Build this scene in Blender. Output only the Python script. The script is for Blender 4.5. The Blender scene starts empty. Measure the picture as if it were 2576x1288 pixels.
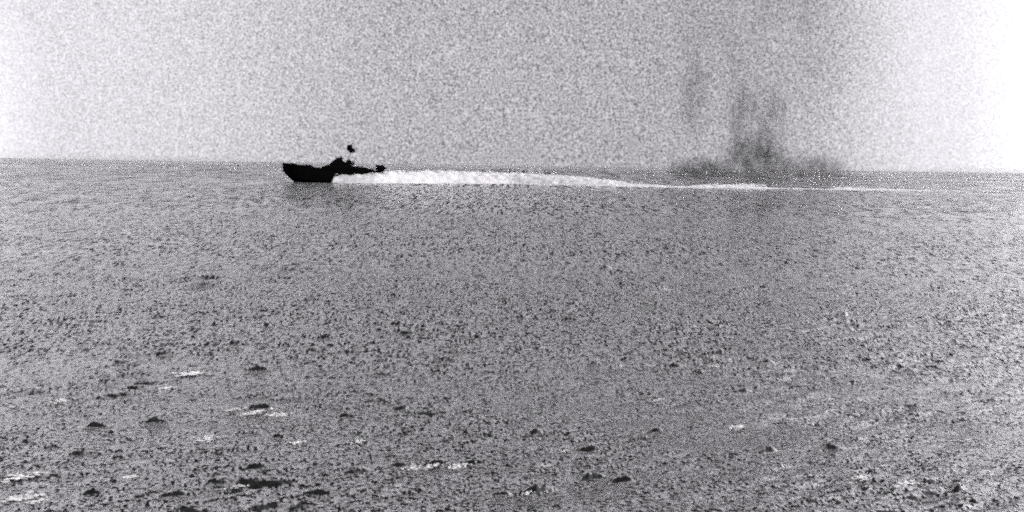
import bpy, bmesh, math, random
import numpy as np
from mathutils import Vector, Matrix, Euler, noise as mnoise

# ------------------------------------------------------------------ camera, sky, sun, exposure
scene = bpy.context.scene
COL = scene.collection
H_CAM, D_BOAT, F_PX = 3.7, 300.0, 4050.0          # eye height, distance of the boat, focal length in px of a 2576 px wide frame
cam_data = bpy.data.cameras.new('camera')
cam = bpy.data.objects.new('camera', cam_data); COL.objects.link(cam)
cam_data.sensor_width = 36.0
cam_data.lens = F_PX / 2576 * 36.0
cam_data.clip_start, cam_data.clip_end = 0.5, 60000
PITCH, ROLL = math.atan(228 / F_PX), 0.0148
cam.matrix_world = (Matrix.Translation((0, 0, H_CAM)) @ Matrix.Rotation(math.radians(90) - PITCH, 4, 'X')
                    @ Matrix.Rotation(ROLL, 4, 'Z'))
scene.camera = cam

SUN_EL, SUN_AZ = math.radians(40), math.radians(125)   # azimuth clockwise from +Y: behind thin cloud, to the right
world = bpy.data.worlds.new('World'); scene.world = world; world.use_nodes = True
wn, wl = world.node_tree.nodes, world.node_tree.links
wn.clear()
def N(nodes, typ, **kw):
    n = nodes.new(typ)
    for k, v in kw.items():
        if k == 'inp':
            for i, val in v.items(): n.inputs[i].default_value = val
        else: setattr(n, k, v)
    return n
out = N(wn, 'ShaderNodeOutputWorld'); bg = N(wn, 'ShaderNodeBackground'); bg.inputs[1].default_value = 0.10
sky = N(wn, 'ShaderNodeTexSky', sky_type='NISHITA', sun_disc=False, sun_elevation=SUN_EL, sun_rotation=SUN_AZ,
        air_density=1.0, dust_density=1.0, ozone_density=1.0)
bw = N(wn, 'ShaderNodeRGBToBW')
wl.new(sky.outputs[0], bw.inputs[0])
tc = N(wn, 'ShaderNodeTexCoord'); sep = N(wn, 'ShaderNodeSeparateXYZ')
wl.new(tc.outputs['Generated'], sep.inputs[0])
az = N(wn, 'ShaderNodeMath', operation='ARCTAN2'); wl.new(sep.outputs[0], az.inputs[0]); wl.new(sep.outputs[1], az.inputs[1])
# overcast: a darker bank of cloud ahead, thinner and brighter cloud to both sides; out of frame brightness added to lift the water
cl = N(wn, 'ShaderNodeTexNoise', inp={'Scale': 3.0, 'Detail': 3.0, 'Roughness': 0.5})
wl.new(tc.outputs['Generated'], cl.inputs['Vector'])
wob = N(wn, 'ShaderNodeMath', operation='MULTIPLY_ADD', inp={1: 0.10, 2: -0.05}); wl.new(cl.outputs[0], wob.inputs[0])
azw = N(wn, 'ShaderNodeMath', operation='ADD'); wl.new(az.outputs[0], azw.inputs[0]); wl.new(wob.outputs[0], azw.inputs[1])
mr = N(wn, 'ShaderNodeMapRange', inp={1: -1.6, 2: 1.6, 3: 0.0, 4: 1.0}); wl.new(azw.outputs[0], mr.inputs[0])
ramp = N(wn, 'ShaderNodeValToRGB'); wl.new(mr.outputs[0], ramp.inputs[0])
cr = ramp.color_ramp; cr.interpolation = 'EASE'
SKY = [(-1.5, .45), (-1.0, 1.2), (-0.60, 3.0), (-0.38, 1.75), (-0.26, .95), (-0.06, .61), (0.08, .575), (0.17, .63), (0.25, 1.08), (0.32, 1.6), (0.60, 3.4), (1.0, 1.2), (1.5, .45)]
while len(cr.elements) < len(SKY): cr.elements.new(0.5)
for e, (a, v) in zip(cr.elements, SKY):
    e.position = (a + 1.6) / 3.2; e.color = (v, v, v, 1)
ov = N(wn, 'ShaderNodeMix', data_type='FLOAT', inp={0: 0.85, 3: 9.0}); wl.new(bw.outputs[0], ov.inputs[2])   # cloud cover
m1 = N(wn, 'ShaderNodeMath', operation='MULTIPLY'); wl.new(ov.outputs[0], m1.inputs[0]); wl.new(ramp.outputs[0], m1.inputs[1])
# fine noise imitating film grain, fixed to the sky
gr = N(wn, 'ShaderNodeTexNoise', inp={'Scale': 740.0, 'Detail': 2.5, 'Roughness': 0.75})
wl.new(tc.outputs['Generated'], gr.inputs['Vector'])
gm = N(wn, 'ShaderNodeMapRange', inp={1: 0.25, 2: 0.75, 3: 0.0, 4: 1.88}); gm.clamp = False
wl.new(gr.outputs[0], gm.inputs[0])
ga = N(wn, 'ShaderNodeMapRange', inp={1: 0.55, 2: 1.05, 3: 1.0, 4: 0.35}); wl.new(ramp.outputs[0], ga.inputs[0])   # imitated film grain is weaker where the sky is bright
gx = N(wn, 'ShaderNodeMix', data_type='FLOAT', inp={2: 1.0}); wl.new(ga.outputs[0], gx.inputs[0]); wl.new(gm.outputs[0], gx.inputs[3])
# unseen sky: belt brightened and overhead darkened, added to shape the water's reflections
el = N(wn, 'ShaderNodeValToRGB'); wl.new(sep.outputs[2], el.inputs[0]); ec = el.color_ramp; ec.interpolation = 'EASE'
EL = [(0.0, 1.0), (0.11, 1.0), (0.22, 1.2), (0.5, 1.0), (0.92, 0.10)]
while len(ec.elements) < len(EL): ec.elements.new(0.5)
for e, (a, v) in zip(ec.elements, EL): e.position = a; e.color = (v, v, v, 1)
me_ = N(wn, 'ShaderNodeMath', operation='MULTIPLY'); wl.new(m1.outputs[0], me_.inputs[0]); wl.new(el.outputs[0], me_.inputs[1])
m2 = N(wn, 'ShaderNodeMath', operation='MULTIPLY'); wl.new(me_.outputs[0], m2.inputs[0]); wl.new(gx.outputs[0], m2.inputs[1])
tint = N(wn, 'ShaderNodeVectorMath', operation='SCALE'); tint.inputs[0].default_value = (1.0, 0.975, 1.035)
wl.new(m2.outputs[0], tint.inputs['Scale']); wl.new(tint.outputs[0], bg.inputs[0]); wl.new(bg.outputs[0], out.inputs[0])

sun_d = bpy.data.lights.new('sun', 'SUN'); sun_d.energy = 2.7; sun_d.angle = math.radians(12); sun_d.color = (1.0, 0.98, 0.99)
sun = bpy.data.objects.new('sun', sun_d); COL.objects.link(sun)
sdir = Vector((math.sin(SUN_AZ) * math.cos(SUN_EL), math.cos(SUN_AZ) * math.cos(SUN_EL), math.sin(SUN_EL)))
sun.rotation_euler = sdir.to_track_quat('Z', 'Y').to_euler()

vs = scene.view_settings
vs.view_transform = 'Standard'; vs.look = 'None'; vs.gamma = 1; vs.use_curve_mapping = False; vs.exposure = 0.0
# coarse-grained, slightly soft picture: few samples per pixel, no denoiser, a wide pixel filter
cy = scene.cycles
cy.use_denoising = False
cy.use_adaptive_sampling = True; cy.adaptive_threshold = 1.0; cy.adaptive_min_samples = 8
cy.pixel_filter_type = 'BLACKMAN_HARRIS'; cy.filter_width = 2.0
cy.sample_clamp_direct = 5; cy.sample_clamp_indirect = 5
cy.max_bounces = 6; cy.volume_bounces = 1

# ------------------------------------------------------------------ helpers
def horizon_y(px): return 397 + 0.0148 * px
def at(px, py, dist):
    """world point whose place in the 2576 px wide photograph is (px, py), at y = dist"""
    d = cam.matrix_world.to_3x3() @ Vector(((px - 1288) / F_PX, -(py - 644) / F_PX, -1))
    return Vector((0, 0, H_CAM)) + d * (dist / d.y)
def on_water(px, py):
    d = cam.matrix_world.to_3x3() @ Vector(((px - 1288) / F_PX, -(py - 644) / F_PX, -1))
    return Vector((0, 0, H_CAM)) + d * (-H_CAM / d.z)

def principled(name, col, rough=0.6, spec=0.3, metal=0.0, var=0.0, vscale=3.0, bump=0.0, bscale=20.0):
    m = bpy.data.materials.new(name); m.use_nodes = True
    nt = m.node_tree; b = nt.nodes['Principled BSDF']
    b.inputs['Base Color'].default_value = (*col, 1); b.inputs['Roughness'].default_value = rough
    b.inputs['Specular IOR Level'].default_value = spec; b.inputs['Metallic'].default_value = metal
    t = N(nt.nodes, 'ShaderNodeTexCoord')
    if var:
        n = N(nt.nodes, 'ShaderNodeTexNoise', inp={'Scale': vscale, 'Detail': 5.0})
        nt.links.new(t.outputs['Object'], n.inputs['Vector'])
        r = N(nt.nodes, 'ShaderNodeValToRGB'); nt.links.new(n.outputs[0], r.inputs[0])
        r.color_ramp.elements[0].position = 0.3; r.color_ramp.elements[1].position = 0.7
        r.color_ramp.elements[0].color = (*[c * (1 - var) for c in col], 1)
        r.color_ramp.elements[1].color = (*[min(1, c * (1 + var)) for c in col], 1)
        nt.links.new(r.outputs[0], b.inputs['Base Color'])
    if bump:
        n2 = N(nt.nodes, 'ShaderNodeTexNoise', inp={'Scale': bscale, 'Detail': 4.0})
        nt.links.new(t.outputs['Object'], n2.inputs['Vector'])
        bp = N(nt.nodes, 'ShaderNodeBump', inp={'Strength': bump, 'Distance': 0.05})
        nt.links.new(n2.outputs[0], bp.inputs['Height']); nt.links.new(bp.outputs[0], b.inputs['Normal'])
    return m

def link(name, me, mat, parent=None, loc=None, smooth=False):
    o = bpy.data.objects.new(name, me); COL.objects.link(o)
    if mat: me.materials.append(mat)
    if parent: o.parent = parent
    if loc: o.location = loc
    if smooth:
        for p in me.polygons: p.use_smooth = True
    return o
def mesh_of(name, bm):
    bmesh.ops.recalc_face_normals(bm, faces=bm.faces)
    me = bpy.data.meshes.new(name); bm.to_mesh(me); bm.free(); return me
def tag(o, label=None, cat=None, kind=None, group=None):
    if label: o['label'] = label
    if cat: o['category'] = cat
    if kind: o['kind'] = kind
    if group: o['group'] = group
    return o
def grid_mesh(name, co, nr, nc, wrap=False):
    """co: (nr*nc, 3) array in row order"""
    me = bpy.data.meshes.new(name)
    i = np.arange(nr - 1)[:, None]; j = np.arange(nc if wrap else nc - 1)[None, :]; j2 = (j + 1) % nc
    q = np.stack([i * nc + j, i * nc + j2, (i + 1) * nc + j2, (i + 1) * nc + j], -1).reshape(-1, 4)
    me.vertices.add(len(co)); me.vertices.foreach_set('co', co.astype(np.float32).ravel())
    me.loops.add(q.size); me.loops.foreach_set('vertex_index', q.astype(np.int32).ravel())
    me.polygons.add(len(q)); me.polygons.foreach_set('loop_start', np.arange(0, q.size, 4, dtype=np.int32))
    me.polygons.foreach_set('use_smooth', np.ones(len(q), dtype=bool))
    me.update(calc_edges=True); me.validate(); return me

_b = bmesh.new(); bmesh.ops.create_icosphere(_b, subdivisions=1, radius=1); _b.verts.ensure_lookup_table()
ICO_V = np.array([v.co[:] for v in _b.verts]); ICO_F = np.array([[v.index for v in f.verts] for f in _b.faces]); _b.free()
def blobs_into(bm, items, jit=0.12, seed=1):
    """items: (x, y, z, sx, sy, sz, angle) lumps of foam"""
    rg = np.random.default_rng(seed)
    V, F = [], []
    for (x, y, z, sx, sy, sz, an) in items:
        v = ICO_V * (1 + rg.normal(0, jit, (len(ICO_V), 1))) * (sx, sy, sz); c, s_ = math.cos(an), math.sin(an)
        V.append(np.stack([v[:, 0] * c - v[:, 1] * s_ + x, v[:, 0] * s_ + v[:, 1] * c + y, v[:, 2] + z], -1)); F.append(ICO_F + len(ICO_V) * (len(V) - 1))
    me = bpy.data.meshes.new('lumps'); me.from_pydata(np.concatenate(V).tolist(), [], np.concatenate(F).tolist())
    bm.from_mesh(me); bpy.data.meshes.remove(me)

# ------------------------------------------------------------------ the sea
rng = np.random.default_rng(11)
WAVES = []
for lam in np.geomspace(0.16, 3.6, 84):
    th = math.radians(24) + rng.normal(0, 0.5)              # travel direction: crests run from near left to far right
    s = 0.031 if lam < 0.7 else 0.031 * (0.7 / lam) ** 1.5
    WAVES.append((lam, math.cos(th + math.pi / 2), math.sin(th + math.pi / 2), rng.uniform(0, 6.28), s * rng.uniform(.6, 1.4)))
# steep little breakers seen as dark dashes: (px, py, width px, height px)
DARK = [(650,932,60,12),(1020,842,44,12),(300,914,44,10),(655,1028,60,14),(1010,1030,44,12),(235,1246,62,16),(800,1246,66,14),
        (1490,1206,70,18),(1568,1211,64,16),(1930,1140,50,18),(1190,1165,90,9),(1095,1165,60,9),(1350,1236,90,20),(1926,915,40,12),
        (2122,795,26,12),(2088,1133,60,16),(2412,1236,40,20),(390,1062,60,12),(645,1176,56,14),(240,1075,56,14),(1480,1136,60,16),
        (1010,1171,60,12),(520,700,54,9),(510,718,60,9),(715,680,50,9),(1525,676,34,10),(990,745,30,9),(670,820,30,9),
        (815,850,34,10),(1430,806,40,9),(1495,918,36,11),(1545,925,50,8),(950,945,70,8),(300,1150,44,8),(200,1142,60,10),
        (870,1050,40,10),(1240,1196,40,9),(1280,1172,36,9),(1260,1243,60,10),(440,1245,60,10),(350,1252,40,9),(1150,1255,50,9),
        (1650,1085,40,10),(1870,985,44,9),(2150,965,50,9),(2290,1025,60,10),(1975,848,34,10),(2290,945,34,8),(2080,1040,40,9),
        (1350,1085,40,10),(590,865,36,10),(700,1100,40,9),(1610,1105,40,9),(2390,860,36,8),(2510,850,36,8),(2440,760,40,7),
        (320,703,30,7),(390,798,36,7),(2520,798,50,8),(1960,1176,90,7),(1700,920,50,8),(1800,890,70,8),(1150,885,40,8)]
def sea_height(x, y, dr, da):
    z = np.zeros_like(x)
    # short crests come in groups
    g = 0.62 + 0.60 * np.sin(x * 0.9 + y * 0.31 + 1.7 * np.sin(y * 0.21 + 0.4)) * np.sin(y * 0.47 - x * 0.5 + 2.0 * np.sin(x * 0.37))
    for lam, cx, cyy, ph, s in WAVES:
        k = 2 * math.pi / lam
        w = np.clip((lam / dr - 2.5) / 3.0, 0, 1) * np.clip((lam / da - 2.5) / 3.0, 0, 1)
        a = s * math.sqrt(2) / k
        p = k * (x * cx + y * cyy) + ph
        sn = np.sin(p)
        z += w * a * (sn + 0.22 * np.cos(2 * p)) * (g if lam < 1.5 else 1.0)
    return z
def build_sea():
    r = [3.0]
    while r[-1] < 40000:
        R = r[-1]
        f = float(np.interp(math.log(R), [math.log(q) for q in (11, 13, 40, 120, 400, 2000)], [0.02, 0.0015, 0.0017, 0.0032, 0.010, 0.05]))
        r.append(R * (1 + f))
    r = np.array(r)
    fine = np.arange(-0.40, 0.40, 0.0011)
    coarse = np.linspace(0.40, 2 * math.pi - 0.40, 150)[:-1]
    a = np.concatenate([fine, coarse])
    dr = np.gradient(r); da = np.gradient(np.concatenate([a, [2 * math.pi - .4]]))[:-1]
    rr, aa = np.meshgrid(r, a, indexing='ij')
    x, y = rr * np.sin(aa), rr * np.cos(aa)
    dr2 = np.broadcast_to(dr[:, None], rr.shape); da2 = rr * np.abs(da)[None, :]
    z = sea_height(x, y, dr2, da2)
    rs = np.random.default_rng(3)
    for (px, py, w, h) in DARK:
        p = on_water(px, py); D = p.y; m = D / F_PX
        sx = w * m * 0.50; hh = h * m * 0.95; sy = hh * 0.85
        box = (np.abs(x - p.x) < sx * 4) & (np.abs(y - p.y) < max(sy * 8, 6 * sx))
        X, Y = x[box] - p.x, y[box] - p.y
        Y = Y - (0.5 + p.x / p.y) * X - 0.25 * sx * np.sin(X / sx * 2.3 + px)       # crest runs obliquely away from the camera and wavers
        face = np.where(Y < 0, np.exp(-(Y / sy) ** 2), np.exp(-(Y / (sy * 3)) ** 2))
        z[box] *= 1 - 0.75 * np.exp(-(X / (1.6 * sx)) ** 2 - (Y / (1.6 * sx)) ** 2)
        z[box] += hh * np.exp(-np.abs(X / sx) ** 3) * face * (1 + 0.22 * np.sin(X / sx * 4 + py) * np.sin(X / sx * 9 + px))
    co = np.stack([x, y, z], -1).reshape(-1, 3)
    me = grid_mesh('sea', co, len(r), len(a), wrap=True)
    print('sea verts', len(co))
    return me
m = bpy.data.materials.new('sea_water'); m.use_nodes = True; nt = m.node_tree; b = nt.nodes['Principled BSDF']
b.inputs['Base Color'].default_value = (0.035, 0.0348, 0.0355, 1); b.inputs['Roughness'].default_value = 0.10
b.inputs['IOR'].default_value = 1.65; b.inputs['Specular IOR Level'].default_value = 0.5
geo = N(nt.nodes, 'ShaderNodeNewGeometry')
def nvec(scale, strength, stretch=(1, 1, 1), rot=0.0, detail=3.0):
    mp = N(nt.nodes, 'ShaderNodeMapping'); mp.inputs['Scale'].default_value = stretch; mp.inputs['Rotation'].default_value = (0, 0, rot)
    nt.links.new(geo.outputs['Position'], mp.inputs[0])
    n = N(nt.nodes, 'ShaderNodeTexNoise', inp={'Scale': scale, 'Detail': detail, 'Roughness': 0.6})
    nt.links.new(mp.outputs[0], n.inputs['Vector'])
    s = N(nt.nodes, 'ShaderNodeVectorMath', operation='SUBTRACT'); s.inputs[1].default_value = (.5, .5, .5)
    nt.links.new(n.outputs['Color'], s.inputs[0])
    k = N(nt.nodes, 'ShaderNodeVectorMath', operation='MULTIPLY'); k.inputs[1].default_value = (strength * .5, strength, 0)
    nt.links.new(s.outputs[0], k.inputs[0]); return k
GRAIN_RIP = 4.2; SHADE0, SHADE1 = -.115, .16
v1 = nvec(26.0, 2.0, (1.4, 1.0, 1), math.radians(40)); v2 = nvec(1.1, 1.0, (1.6, 1, 1), math.radians(42))
v3 = nvec(0.12, 0.25, (1, 1, 1), 0)
ad = N(nt.nodes, 'ShaderNodeVectorMath', operation='ADD'); nt.links.new(v1.outputs[0], ad.inputs[0]); nt.links.new(v2.outputs[0], ad.inputs[1])
ad3 = N(nt.nodes, 'ShaderNodeVectorMath', operation='ADD'); nt.links.new(ad.outputs[0], ad3.inputs[0]); nt.links.new(v3.outputs[0], ad3.inputs[1])
ad2 = N(nt.nodes, 'ShaderNodeVectorMath', operation='ADD'); nt.links.new(ad3.outputs[0], ad2.inputs[0]); nt.links.new(geo.outputs['Normal'], ad2.inputs[1])
# distance-banded ripple noise, each band sized to imitate film grain on the sea
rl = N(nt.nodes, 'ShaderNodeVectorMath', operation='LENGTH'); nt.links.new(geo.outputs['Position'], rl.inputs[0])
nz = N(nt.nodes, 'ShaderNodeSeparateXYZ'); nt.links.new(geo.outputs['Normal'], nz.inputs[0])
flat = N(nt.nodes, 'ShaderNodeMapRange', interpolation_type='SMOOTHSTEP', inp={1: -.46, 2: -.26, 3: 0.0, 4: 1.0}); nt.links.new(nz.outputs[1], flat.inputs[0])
prev = ad3; ripple_shade = None
for (sx, sy, amp, r0, r1, r2, r3) in [(.038, .065, GRAIN_RIP, 8, 12, 22, 34), (.052, .21, GRAIN_RIP, 22, 34, 46, 70), (.09, .9, GRAIN_RIP, 46, 70, 100, 150),
                                      (.19, 4.5, GRAIN_RIP * 2.2, 100, 150, 240, 330), (.5, 30.0, GRAIN_RIP * 3.2, 240, 330, 520, 700), (1.4, 140.0, GRAIN_RIP * 4, 520, 700, 8000, 20000)]:
    v = nvec(1.0, amp, (1 / sx, 1 / sy, 1), 0, detail=1.6)
    a1 = N(nt.nodes, 'ShaderNodeMapRange', inp={1: r0, 2: r1}); nt.links.new(rl.outputs['Value'], a1.inputs[0])
    a2 = N(nt.nodes, 'ShaderNodeMapRange', inp={1: r3, 2: r2}); nt.links.new(rl.outputs['Value'], a2.inputs[0])
    am = N(nt.nodes, 'ShaderNodeMath', operation='MULTIPLY'); nt.links.new(a1.outputs[0], am.inputs[0]); nt.links.new(a2.outputs[0], am.inputs[1])
    sc = N(nt.nodes, 'ShaderNodeVectorMath', operation='SCALE'); nt.links.new(v.outputs[0], sc.inputs[0]); nt.links.new(am.outputs[0], sc.inputs['Scale'])
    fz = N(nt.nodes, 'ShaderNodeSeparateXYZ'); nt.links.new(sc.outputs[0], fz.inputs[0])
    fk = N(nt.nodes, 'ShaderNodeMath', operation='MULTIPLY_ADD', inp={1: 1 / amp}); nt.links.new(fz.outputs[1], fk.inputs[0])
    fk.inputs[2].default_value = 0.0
    if ripple_shade: nt.links.new(ripple_shade.outputs[0], fk.inputs[2])
    ripple_shade = fk
    s_ = N(nt.nodes, 'ShaderNodeVectorMath', operation='ADD'); nt.links.new(prev.outputs[0], s_.inputs[0]); nt.links.new(sc.outputs[0], s_.inputs[1]); prev = s_
gl = N(nt.nodes, 'ShaderNodeVectorMath', operation='SCALE'); nt.links.new(prev.outputs[0], gl.inputs[0]); nt.links.new(flat.outputs[0], gl.inputs['Scale'])
nt.links.new(gl.outputs[0], ad2.inputs[0])
# ripple light and shade painted into the base colour: dark towards camera, pale away
fr = N(nt.nodes, 'ShaderNodeMapRange', interpolation_type='SMOOTHSTEP', inp={1: SHADE0, 2: SHADE1, 3: 0.0, 4: 1.0}); nt.links.new(ripple_shade.outputs[0], fr.inputs[0])
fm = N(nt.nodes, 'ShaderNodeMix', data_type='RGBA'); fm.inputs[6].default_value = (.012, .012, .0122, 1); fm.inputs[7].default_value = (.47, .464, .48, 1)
ff = N(nt.nodes, 'ShaderNodeMath', operation='MULTIPLY'); nt.links.new(fr.outputs[0], ff.inputs[0]); nt.links.new(flat.outputs[0], ff.inputs[1]); nt.links.new(ff.outputs[0], fm.inputs[0]); nt.links.new(fm.outputs[2], b.inputs['Base Color'])  # steep wave faces towards the camera are painted dark too
nn = N(nt.nodes, 'ShaderNodeVectorMath', operation='NORMALIZE'); nt.links.new(ad2.outputs[0], nn.inputs[0])
nt.links.new(nn.outputs[0], b.inputs['Normal'])
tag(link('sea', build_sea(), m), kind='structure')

# ------------------------------------------------------------------ wake and foam
foam = principled('foam', (0.80, 0.79, 0.818), rough=0.9, spec=0.05, var=.24, vscale=.9, bump=0.5, bscale=3.0)
thin_foam = principled('thin_foam', (0.80, 0.79, 0.81), rough=0.9, spec=0.1, var=.3, vscale=6)
K = D_BOAT / F_PX
def u_of(px): return (px - 710.4) * K                 # metres aft of the bow
BOW = at(710.4, 430, D_BOAT); BOW.z = 0
# crest of the churned water: (metres aft of the bow, height)
CREST = [(9.5, 0.0), (9.7, 1.25), (10.6, 1.45), (13.6, 1.5), (15.3, 1.65), (16.8, 1.85), (18.3, 2.0), (21, 2.1), (28, 2.2), (36, 2.1), (44, 1.95),
         (50, 1.75), (56, 1.45), (61, 1.0), (65, .5), (69, .28), (73, .15), (78, .25), (84, .45), (89, .6), (91, .35), (94, -.1), (96, -.5), (101, -.5), (103, .05), (106, .32),
         (112, .32), (117, .15), (121, .0), (123, -.4)]
def fbm(x, y, z, o=4):
    return mnoise.fractal(Vector((x, y, z)), 1.0, 2.1, o)
def yoff(u): return float(np.interp(u, [9.5, 14, 17.5, 32, 42, 58, 70, 123], [-1.0, -.7, -.4, 20, 26, 14, 8, 4]))
def build_wake():
    cx, cz = zip(*CREST)
    us = np.arange(9.5, 123, 0.16); ys = np.linspace(-1, 1, 44)
    co = np.zeros((len(us), len(ys), 3))
    for i, u in enumerate(us):
        top = np.interp(u, cx, cz) + (0.28 * fbm(u * .22, 4.4, 1.2) if u > 58 else 0)
        wid = np.interp(u, [9.5, 12, 19, 40, 70, 123], [2.6, 3.2, 5.0, 7.5, 7.0, 5.0])
        for j, t in enumerate(ys):
            y = t * wid + yoff(u)
            prof = max(0.0, 1 - abs(t) ** 2.6)
            n = fbm(u * .55, y * .6, 3.1); n2 = fbm(u * 2.3, y * 2.3, 9.7, 3)
            h = top * prof * (1 + .16 * n) + (.20 * n + .16 * n2) * min(1, .35 + abs(top)) * (prof ** .5)
            co[i, j] = (u, y + .15 * n2, h - 0.22 * abs(t) ** 4 - (0.06 if prof == 0 else 0))
    me = grid_mesh('wake', co.reshape(-1, 3), len(us), len(ys))
    bm = bmesh.new(); bm.from_mesh(me)
    items = []; R = random.Random(5)                                # flying spray over the crest
    for k in range(1500):
        u = R.uniform(9.9, 92); top = np.interp(u, cx, cz)
        if top < .3: continue
        wid = np.interp(u, [9.5, 19, 40, 92], [2.4, 3.0, 4.5, 4])
        s = R.uniform(.03, .12)
        z = top * R.uniform(.9, 1.05) + abs(R.gauss(0, .16))
        items.append((u, yoff(u) + R.uniform(-wid, wid) * .5, z, s * R.uniform(1, 2.5), s, s * R.uniform(.6, 1.1), 0))
    for k in range(1500):                               # loose foam drifting off the edges and behind
        u = R.uniform(12, 128) if k % 3 else R.uniform(60, 128)
        t = 1 + abs(R.gauss(0, .35)); sd = R.choice((-1, 1))
        wid = float(np.interp(u, [9.5, 12, 19, 40, 70, 123], [2.6, 3.2, 5.0, 7.5, 5.0, 4.0]))
        s = R.uniform(.05, .22)
        items.append((u, yoff(u) + sd * wid * (t if u < 60 else t - .9), .02, s * R.uniform(1, 4), s * 1.5, s * R.uniform(.4, .9), 0))
    blobs_into(bm, items)
    bm.to_mesh(me); bm.free(); return me
w = link('wake_foam', build_wake(), foam, loc=BOW + Vector((0, 0, 0)))
tag(w, 'long white band of foam churned up behind the speeding dark boat', 'wake', kind='stuff')

# small whitecaps in the foreground: one mass of foam
CAPS = [(625,1046,34,7),(655,1040,30,8),(690,1048,30,6),(712,1050,24,6),(590,1035,30,6),(1035,1184,36,7),(1085,1180,34,8),(1150,1180,40,8),(1368,1178,22,5),
        (60,1258,60,12),(95,1268,40,8),(2170,1207,44,7),(1860,1080,36,9),(1850,1078,26,6),(2545,1252,40,12),(900,1118,22,9),(150,1015,30,8),(60,1205,60,8),
        (470,945,50,6),(600,1230,30,6),(1330,1245,26,7),(1000,1230,16,6),(520,1108,40,6),(1990,1060,20,6),(2090,1010,16,6),(870,632,10,5),(1800,925,22,7),(1660,1010,20,5),(2270,1225,50,8),(1420,1140,16,6),(740,1120,30,6),(330,1205,40,6),(420,980,30,5),(2480,1195,50,6)]
bm = bmesh.new(); R = random.Random(9); items = []
for (px, py, wpx, hpx) in CAPS:
    p = on_water(px, py); mm = p.y / F_PX
    for k in range(int(12 + wpx / 2.5)):
        t = R.gauss(0, .33); sx = wpx * mm * R.uniform(.04, .13); sz = hpx * mm * R.uniform(.18, .36)
        c = Vector((p.x + t * wpx * mm, p.y + t * wpx * mm * .9 + R.gauss(0, .35) * wpx * mm, 0.02 + hpx * mm * R.uniform(.0, .7)))
        items.append((*c, sx * 1.6, sx, sz, .7))
blobs_into(bm, items, .2, 4)
tag(link('whitecap_foam', mesh_of('whitecap_foam', bm), thin_foam), 'flecks of white foam on the small wave crests of the near sea', 'foam', kind='stuff')

# ------------------------------------------------------------------ torpedo boat
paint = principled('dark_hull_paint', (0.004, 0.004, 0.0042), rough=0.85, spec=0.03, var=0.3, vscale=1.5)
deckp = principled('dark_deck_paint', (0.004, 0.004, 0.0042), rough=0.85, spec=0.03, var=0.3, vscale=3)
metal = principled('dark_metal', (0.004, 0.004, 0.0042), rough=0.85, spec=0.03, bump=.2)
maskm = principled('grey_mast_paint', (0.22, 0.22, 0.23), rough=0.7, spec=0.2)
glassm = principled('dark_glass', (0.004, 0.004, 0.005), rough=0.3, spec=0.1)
boat = bpy.data.objects.new('torpedo_boat', None); COL.objects.link(boat); boat.location = BOW
tag(boat, 'black silhouetted torpedo boat racing left on the water just below the horizon', 'boat')

def bpart(name, bm, mat, parent=boat, smooth=False, bevel=0.0, label=None):
    o = link(name, mesh_of(name, bm), mat, parent, smooth=smooth)
    if bevel:
        md = o.modifiers.new('bevel', 'BEVEL'); md.width = bevel; md.segments = 2; md.limit_method = 'ANGLE'
    if label: o['label'] = label
    return o
def prism(bm, prof, w0, w1=None, shrink=1.0):
    """side profile [(u, z)] extruded across the beam from -w0 to w0; the upper points pinched by shrink"""
    zs = [z for _, z in prof]; z0, z1 = min(zs), max(zs)
    A, B = [], []
    for (u, z) in prof:
        w = w0 * (1 - (1 - shrink) * (z - z0) / (z1 - z0 + 1e-6))
        A.append(bm.verts.new((u, -w, z))); B.append(bm.verts.new((u, w, z)))
    bm.faces.new(A); bm.faces.new(B[::-1]); n = len(prof)
    for i in range(n): bm.faces.new((A[i], B[i], B[(i + 1) % n], A[(i + 1) % n]))
def tube(bm, p, q, r, r2=None, seg=12):
    p, q = Vector(p), Vector(q); d = q - p
    bmesh.ops.create_cone(bm, cap_ends=True, segments=seg, radius1=r, radius2=r if r2 is None else r2, depth=d.length,
                          matrix=Matrix.Translation((p + q) / 2) @ d.to_track_quat('Z', 'Y').to_matrix().to_4x4())
def box(bm, c, s):
    bmesh.ops.create_cube(bm, size=1, matrix=Matrix.Translation(c) @ Matrix.Diagonal((*s, 1)))
def ball(bm, c, s, sub=2):
    bmesh.ops.create_icosphere(bm, subdivisions=sub, radius=1, matrix=Matrix.Translation(c) @ Matrix.Diagonal((*s, 1)))

# hull: stations (u, deck z, deck half beam, chine z, chine half beam, keel z)
ST = [(0.05, 3.42, .06, 3.0, .04, 2.75), (0.18, 3.40, .28, 2.4, .16, 1.95), (0.55, 3.38, .62, 2.05, .42, 1.50), (1.0, 3.36, .95, 1.75, .66, 1.08),
      (1.6, 3.32, 1.25, 1.35, .92, .52), (2.3, 3.24, 1.48, 1.0, 1.15, -.05), (3.2, 3.12, 1.65, .75, 1.38, -.25), (4.6, 2.92, 1.78, .5, 1.55, -.35),
      (6.2, 2.70, 1.84, .35, 1.66, -.4), (8.0, 2.55, 1.86, .25, 1.7, -.4), (11., 2.45, 1.84, .2, 1.7, -.4), (14., 2.40, 1.76, .2, 1.64, -.35),
      (16.2, 2.34, 1.62, .25, 1.55, -.3), (17.3, 2.28, 1.52, .3, 1.48, -.2)]
bm = bmesh.new(); rings = []
for (u, dz, db, cz, cb, kz) in ST:
    mid = (dz * .45 + cz * .55)
    pts = [(0, kz), (cb, cz), ((cb * .45 + db * .55), mid), (db, dz), (db - .05, dz + .06), (0, dz + .10)]
    ring = [bm.verts.new((u, y, z)) for y, z in pts] + [bm.verts.new((u, -y, z)) for y, z in pts[-2:0:-1]]
    rings.append(ring)
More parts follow.
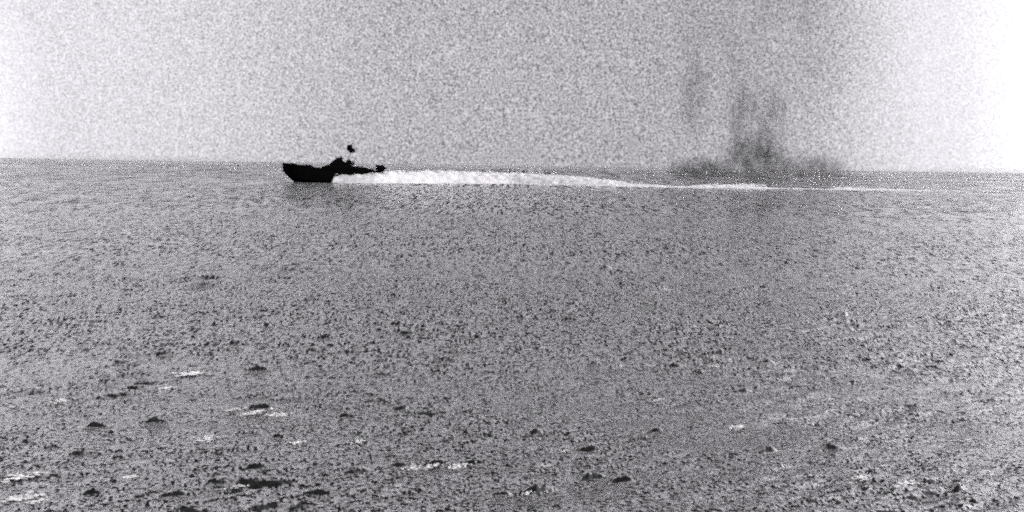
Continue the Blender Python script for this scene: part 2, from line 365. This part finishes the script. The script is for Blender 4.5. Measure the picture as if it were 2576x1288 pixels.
for a_, b_ in zip(rings, rings[1:]):
    n = len(a_)
    for i in range(n): bm.faces.new((a_[i], a_[(i + 1) % n], b_[(i + 1) % n], b_[i]))
bm.faces.new(rings[0]); bm.faces.new(rings[-1][::-1])
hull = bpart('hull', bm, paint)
# rubbing strakes
for s in (-1, 1):
    bm = bmesh.new()
    for a_, b_ in zip(ST[1:], ST[2:]):
        tube(bm, (a_[0], s * (a_[2] + .01), a_[1] - .1), (b_[0], s * (b_[2] + .01), b_[1] - .1), .05, seg=6)
    bpart('rubbing_strake', bm, paint, hull)
bm = bmesh.new(); tube(bm, (-.02, 0, 3.5), (.25, 0, 3.5), .07); box(bm, (.12, .0, 3.42), (.3, .35, .14)); bpart('bow_chock', bm, metal, bevel=.02)
for s in (-1, 1):
    bm = bmesh.new(); tube(bm, (.02, s * .16, 2.0), (.42, s * .42, 1.9), .05); tube(bm, (.02, s * .10, 1.82), (.06, s * .26, 2.12), .05)
    bpart('anchor', bm, metal)
for u in (.8, 1.7, 2.6, 3.4):
    for s in (-1, 1):
        dz = np.interp(u, [q[0] for q in ST], [q[1] for q in ST]); db = np.interp(u, [q[0] for q in ST], [q[2] for q in ST])
        bm = bmesh.new(); tube(bm, (u, s * (db - .12), dz), (u, s * (db - .12), dz + .10), .03, seg=6); bpart('cleat', bm, metal)
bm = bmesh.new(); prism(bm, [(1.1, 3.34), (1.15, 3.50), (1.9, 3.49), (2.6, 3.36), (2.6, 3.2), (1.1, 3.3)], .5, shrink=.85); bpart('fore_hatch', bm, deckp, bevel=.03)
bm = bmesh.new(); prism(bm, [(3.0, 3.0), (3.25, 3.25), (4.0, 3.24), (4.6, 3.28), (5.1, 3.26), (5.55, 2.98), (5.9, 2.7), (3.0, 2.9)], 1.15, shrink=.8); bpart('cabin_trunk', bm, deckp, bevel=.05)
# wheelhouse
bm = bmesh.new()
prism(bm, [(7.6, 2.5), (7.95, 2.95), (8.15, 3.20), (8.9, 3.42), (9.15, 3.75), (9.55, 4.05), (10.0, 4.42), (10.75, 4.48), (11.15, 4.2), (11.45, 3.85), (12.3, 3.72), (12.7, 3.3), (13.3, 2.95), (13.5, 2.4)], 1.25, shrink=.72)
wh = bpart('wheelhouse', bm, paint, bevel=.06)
bm = bmesh.new(); prism(bm, [(10.05, 4.44), (10.15, 4.62), (10.85, 4.70), (11.2, 4.62), (11.25, 4.34), (10.9, 4.42)], .75, shrink=.9); bpart('windscreen', bm, glassm, wh)
for s in (-1, 1):
    for u in (9.35, 9.75): bm = bmesh.new(); box(bm, (u, s * 1.09, 3.62), (.28, .06, .2)); bpart('window', bm, glassm, wh)
bm = bmesh.new(); tube(bm, (10.9, 0, 4.5), (10.9, 0, 4.86), .1, .06); ball(bm, (10.9, 0, 4.88), (.16, .16, .12)); bpart('searchlight', bm, metal, wh)
# gun ring abaft the wheelhouse
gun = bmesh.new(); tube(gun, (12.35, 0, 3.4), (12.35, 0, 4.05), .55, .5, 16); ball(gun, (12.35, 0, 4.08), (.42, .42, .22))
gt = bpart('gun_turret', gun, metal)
for s in (-1, 1):
    bm = bmesh.new(); tube(bm, (12.5, s * .13, 4.05), (13.45, s * .13, 4.05), .055); tube(bm, (13.25, s * .13, 4.05), (13.5, s * .13, 4.06), .075); bpart('gun_barrel', bm, metal, gt)
bm = bmesh.new(); prism(bm, [(12.9, 3.3), (13.0, 3.95), (13.35, 3.85), (13.4, 3.3)], .5, shrink=.9); bpart('ammunition_locker', bm, metal, bevel=.03)
# after deckhouse sloping to the stern
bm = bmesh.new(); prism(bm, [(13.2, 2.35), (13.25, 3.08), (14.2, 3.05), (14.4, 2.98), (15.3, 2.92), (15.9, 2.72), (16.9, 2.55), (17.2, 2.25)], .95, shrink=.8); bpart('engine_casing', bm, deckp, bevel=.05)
for u in (14.0, 14.8):
    bm = bmesh.new(); tube(bm, (u, .4, 2.9), (u, .4, 3.16), .1); ball(bm, (u - .05, .4, 3.16), (.16, .16, .08)); bpart('ventilator', bm, metal)
# torpedo tubes along both sides
for s in (-1, 1):
    bm = bmesh.new(); tube(bm, (7.7, s * 1.45, 2.80), (13.9, s * 1.45, 2.64), .27, seg=20); tube(bm, (7.5, s * 1.45, 2.81), (7.75, s * 1.45, 2.80), .22, .30, 20)
    tube(bm, (13.9, s * 1.45, 2.64), (14.35, s * 1.45, 2.62), .27, .14, 20)
    for u in (8.6, 10.2, 11.8, 13.2): tube(bm, (u, s * 1.45, 2.78 - (u - 7.7) * .026), (u + .12, s * 1.45, 2.78 - (u - 7.7) * .026), .31, seg=20)
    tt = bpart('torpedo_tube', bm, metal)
    for u in (8.8, 12.6):
        bm = bmesh.new(); box(bm, (u, s * 1.45, 2.5), (.3, .4, .3)); bpart('cradle', bm, metal, tt, bevel=.02)
# stern platform and the rounded gear on it
bm = bmesh.new(); prism(bm, [(16.9, 2.32), (17.2, 2.38), (18.9, 2.42), (18.9, 2.22), (18.2, 2.02), (17.1, 1.95)], 1.2, shrink=1.05); bpart('stern_platform', bm, paint, bevel=.04)
for s in (-1, 1):
    bm = bmesh.new(); ball(bm, (18.3, s * .55, 2.85), (.95, .5, .5), 3)
    for v in bm.verts: v.co += Vector((mnoise.noise(v.co * 2.1) * .14, 0, mnoise.noise(v.co * 1.7 + Vector((3, 1, 2))) * .22))
    tube(bm, (17.65, s * .55, 2.5), (17.75, s * .55, 3.42), .3, .26); tube(bm, (18.9, s * .55, 2.9), (19.28, s * .55, 2.86), .2, .08)
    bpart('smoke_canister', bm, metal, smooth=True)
bm = bmesh.new(); tube(bm, (17.35, 0, 2.4), (17.35, 0, 3.0), .03); bpart('stern_rail', bm, metal)
# mast with its radar
bm = bmesh.new(); tube(bm, (12.45, 0, 4.2), (12.75, 0, 6.0), .035, .03, 8)
tube(bm, (11.9, .45, 3.8), (12.7, 0, 5.6), .02, .02, 6); tube(bm, (11.9, -.45, 3.8), (12.7, 0, 5.6), .02, .02, 6)
mast = bpart('mast', bm, maskm)
bm = bmesh.new(); ball(bm, (12.95, 0, 5.98), (.62, .6, .36), 3); ball(bm, (12.55, .05, 6.28), (.66, .5, .32), 3); ball(bm, (12.5, 0, 6.72), (.52, .42, .34), 3)
for v in bm.verts: v.co += Vector((mnoise.noise(v.co * 2.6) * .16, 0, mnoise.noise(v.co * 2.3 + Vector((5, 1, 2))) * .16))
rad = bpart('radar', bm, metal, mast, smooth=True)
bm = bmesh.new(); tube(bm, (12.7, 0, 6.8), (13.1, 0, 7.45), .09, .05, 8); bpart('aerial', bm, metal, rad)

# ------------------------------------------------------------------ smoke
DS = 620.0; KS = DS / F_PX
def smoke_mat(name, dens, scale, col=0.12, streak=1.0, low=.38, high=.72):
    m = bpy.data.materials.new(name); m.use_nodes = True; nt = m.node_tree; nt.nodes.clear()
    o = N(nt.nodes, 'ShaderNodeOutputMaterial'); pv = N(nt.nodes, 'ShaderNodeVolumePrincipled')
    pv.inputs['Color'].default_value = (col, col, col, 1); pv.inputs['Density'].default_value = 1
    t = N(nt.nodes, 'ShaderNodeTexCoord')
    # soft envelope: fades towards the outside of the cloud
    sb = N(nt.nodes, 'ShaderNodeVectorMath', operation='MULTIPLY_ADD'); sb.inputs[1].default_value = (2, 2, 2); sb.inputs[2].default_value = (-1, -1, -1)
    nt.links.new(t.outputs['Generated'], sb.inputs[0])
    sp = N(nt.nodes, 'ShaderNodeSeparateXYZ'); nt.links.new(sb.outputs[0], sp.inputs[0])
    cb = N(nt.nodes, 'ShaderNodeCombineXYZ'); nt.links.new(sp.outputs[0], cb.inputs[0]); nt.links.new(sp.outputs[1], cb.inputs[1])
    nt.links.new(sp.outputs[2], cb.inputs[2])
    ln = N(nt.nodes, 'ShaderNodeVectorMath', operation='LENGTH'); nt.links.new(cb.outputs[0], ln.inputs[0])
    env = N(nt.nodes, 'ShaderNodeMapRange', interpolation_type='SMOOTHERSTEP', inp={1: 0.92, 2: 0.0, 3: 0.0, 4: 1.0}); nt.links.new(ln.outputs['Value'], env.inputs[0])
    mp = N(nt.nodes, 'ShaderNodeMapping'); mp.inputs['Scale'].default_value = (1, 1, streak); nt.links.new(t.outputs['Object'], mp.inputs[0])
    n = N(nt.nodes, 'ShaderNodeTexNoise', inp={'Scale': scale, 'Detail': 3.0, 'Roughness': .55, 'Distortion': .4}); nt.links.new(mp.outputs[0], n.inputs['Vector'])
    r = N(nt.nodes, 'ShaderNodeMapRange', inp={1: low, 2: high, 3: 0.0, 4: dens}); nt.links.new(n.outputs[0], r.inputs[0])
    mu = N(nt.nodes, 'ShaderNodeMath', operation='MULTIPLY'); nt.links.new(env.outputs[0], mu.inputs[0]); nt.links.new(r.outputs[0], mu.inputs[1])
    nt.links.new(mu.outputs[0], pv.inputs['Density']); nt.links.new(pv.outputs[0], o.inputs['Volume'])
    m.cycles.volume_step_rate = 1.0
    return m
def puff(name, px, py, wpx, hpx, dist, mat, parent, seed, depth=.8):
    c = at(px, py, dist); k = dist / F_PX
    bm = bmesh.new(); bmesh.ops.create_icosphere(bm, subdivisions=4, radius=1)
    for v in bm.verts:
        v.co = v.co * (1 + .10 * mnoise.noise(v.co * 1.6 + Vector((seed, 0, 0))))
        v.co = Vector((v.co.x * wpx * k / 2, v.co.y * wpx * k / 2 * depth, v.co.z * hpx * k / 2))
    o = link(name, mesh_of(name, bm), mat, parent, smooth=True); o.location = c - (parent.location if parent else Vector()); return o
smoke = bpy.data.objects.new('smoke_plume', None); COL.objects.link(smoke); smoke.location = at(1880, 455, DS)
tag(smoke, 'dark smoke rising from the sea at the right and thinning upward', 'smoke', kind='stuff')
s1 = smoke_mat('dense_smoke', .27, .30, col=.10, streak=.7, low=.38, high=.8)
s2 = smoke_mat('thin_smoke', .28, .26, streak=.3, low=.44, high=.8)
s3 = smoke_mat('faint_smoke', .012, .05, streak=.5, low=.40, high=.8)
s4 = smoke_mat('drifting_haze', .012, .02, col=.75, low=.1, high=.6)

puff('smoke_base', 1895, 402, 270, 220, DS, s1, smoke, 1)
puff('smoke_base', 1765, 430, 270, 110, DS + 60, s1, smoke, 7)
puff('smoke_column', 1862, 290, 130, 380, DS + 90, s2, smoke, 3)
puff('smoke_column', 1938, 300, 130, 360, DS + 110, s2, smoke, 2)
s5 = smoke_mat('wispy_smoke', .16, .22, streak=.4, low=.40, high=.8)
puff('smoke_base', 2030, 425, 340, 110, DS + 130, s5, smoke, 8)
puff('smoke_column', 1745, 210, 130, 460, DS + 180, s5, smoke, 4)
puff('smoke_column', 1900, 60, 760, 1000, DS + 420, s3, smoke, 5)
mist = bpy.data.objects.new('sea_mist', None); COL.objects.link(mist); mist.location = at(1900, 440, 1600)
tag(mist, 'pale mist lying low on the far sea along the horizon', 'mist', kind='stuff')
s4 = smoke_mat('pale_mist', .005, .02, col=.9, low=.0, high=.6)
for px, w_ in ((1900, 1300), (2650, 1500), (300, 1500), (1150, 1300)):
    puff('mist_bank', px, horizon_y(px) + 6, w_, 60, 1600, s4, mist, px, depth=.6)
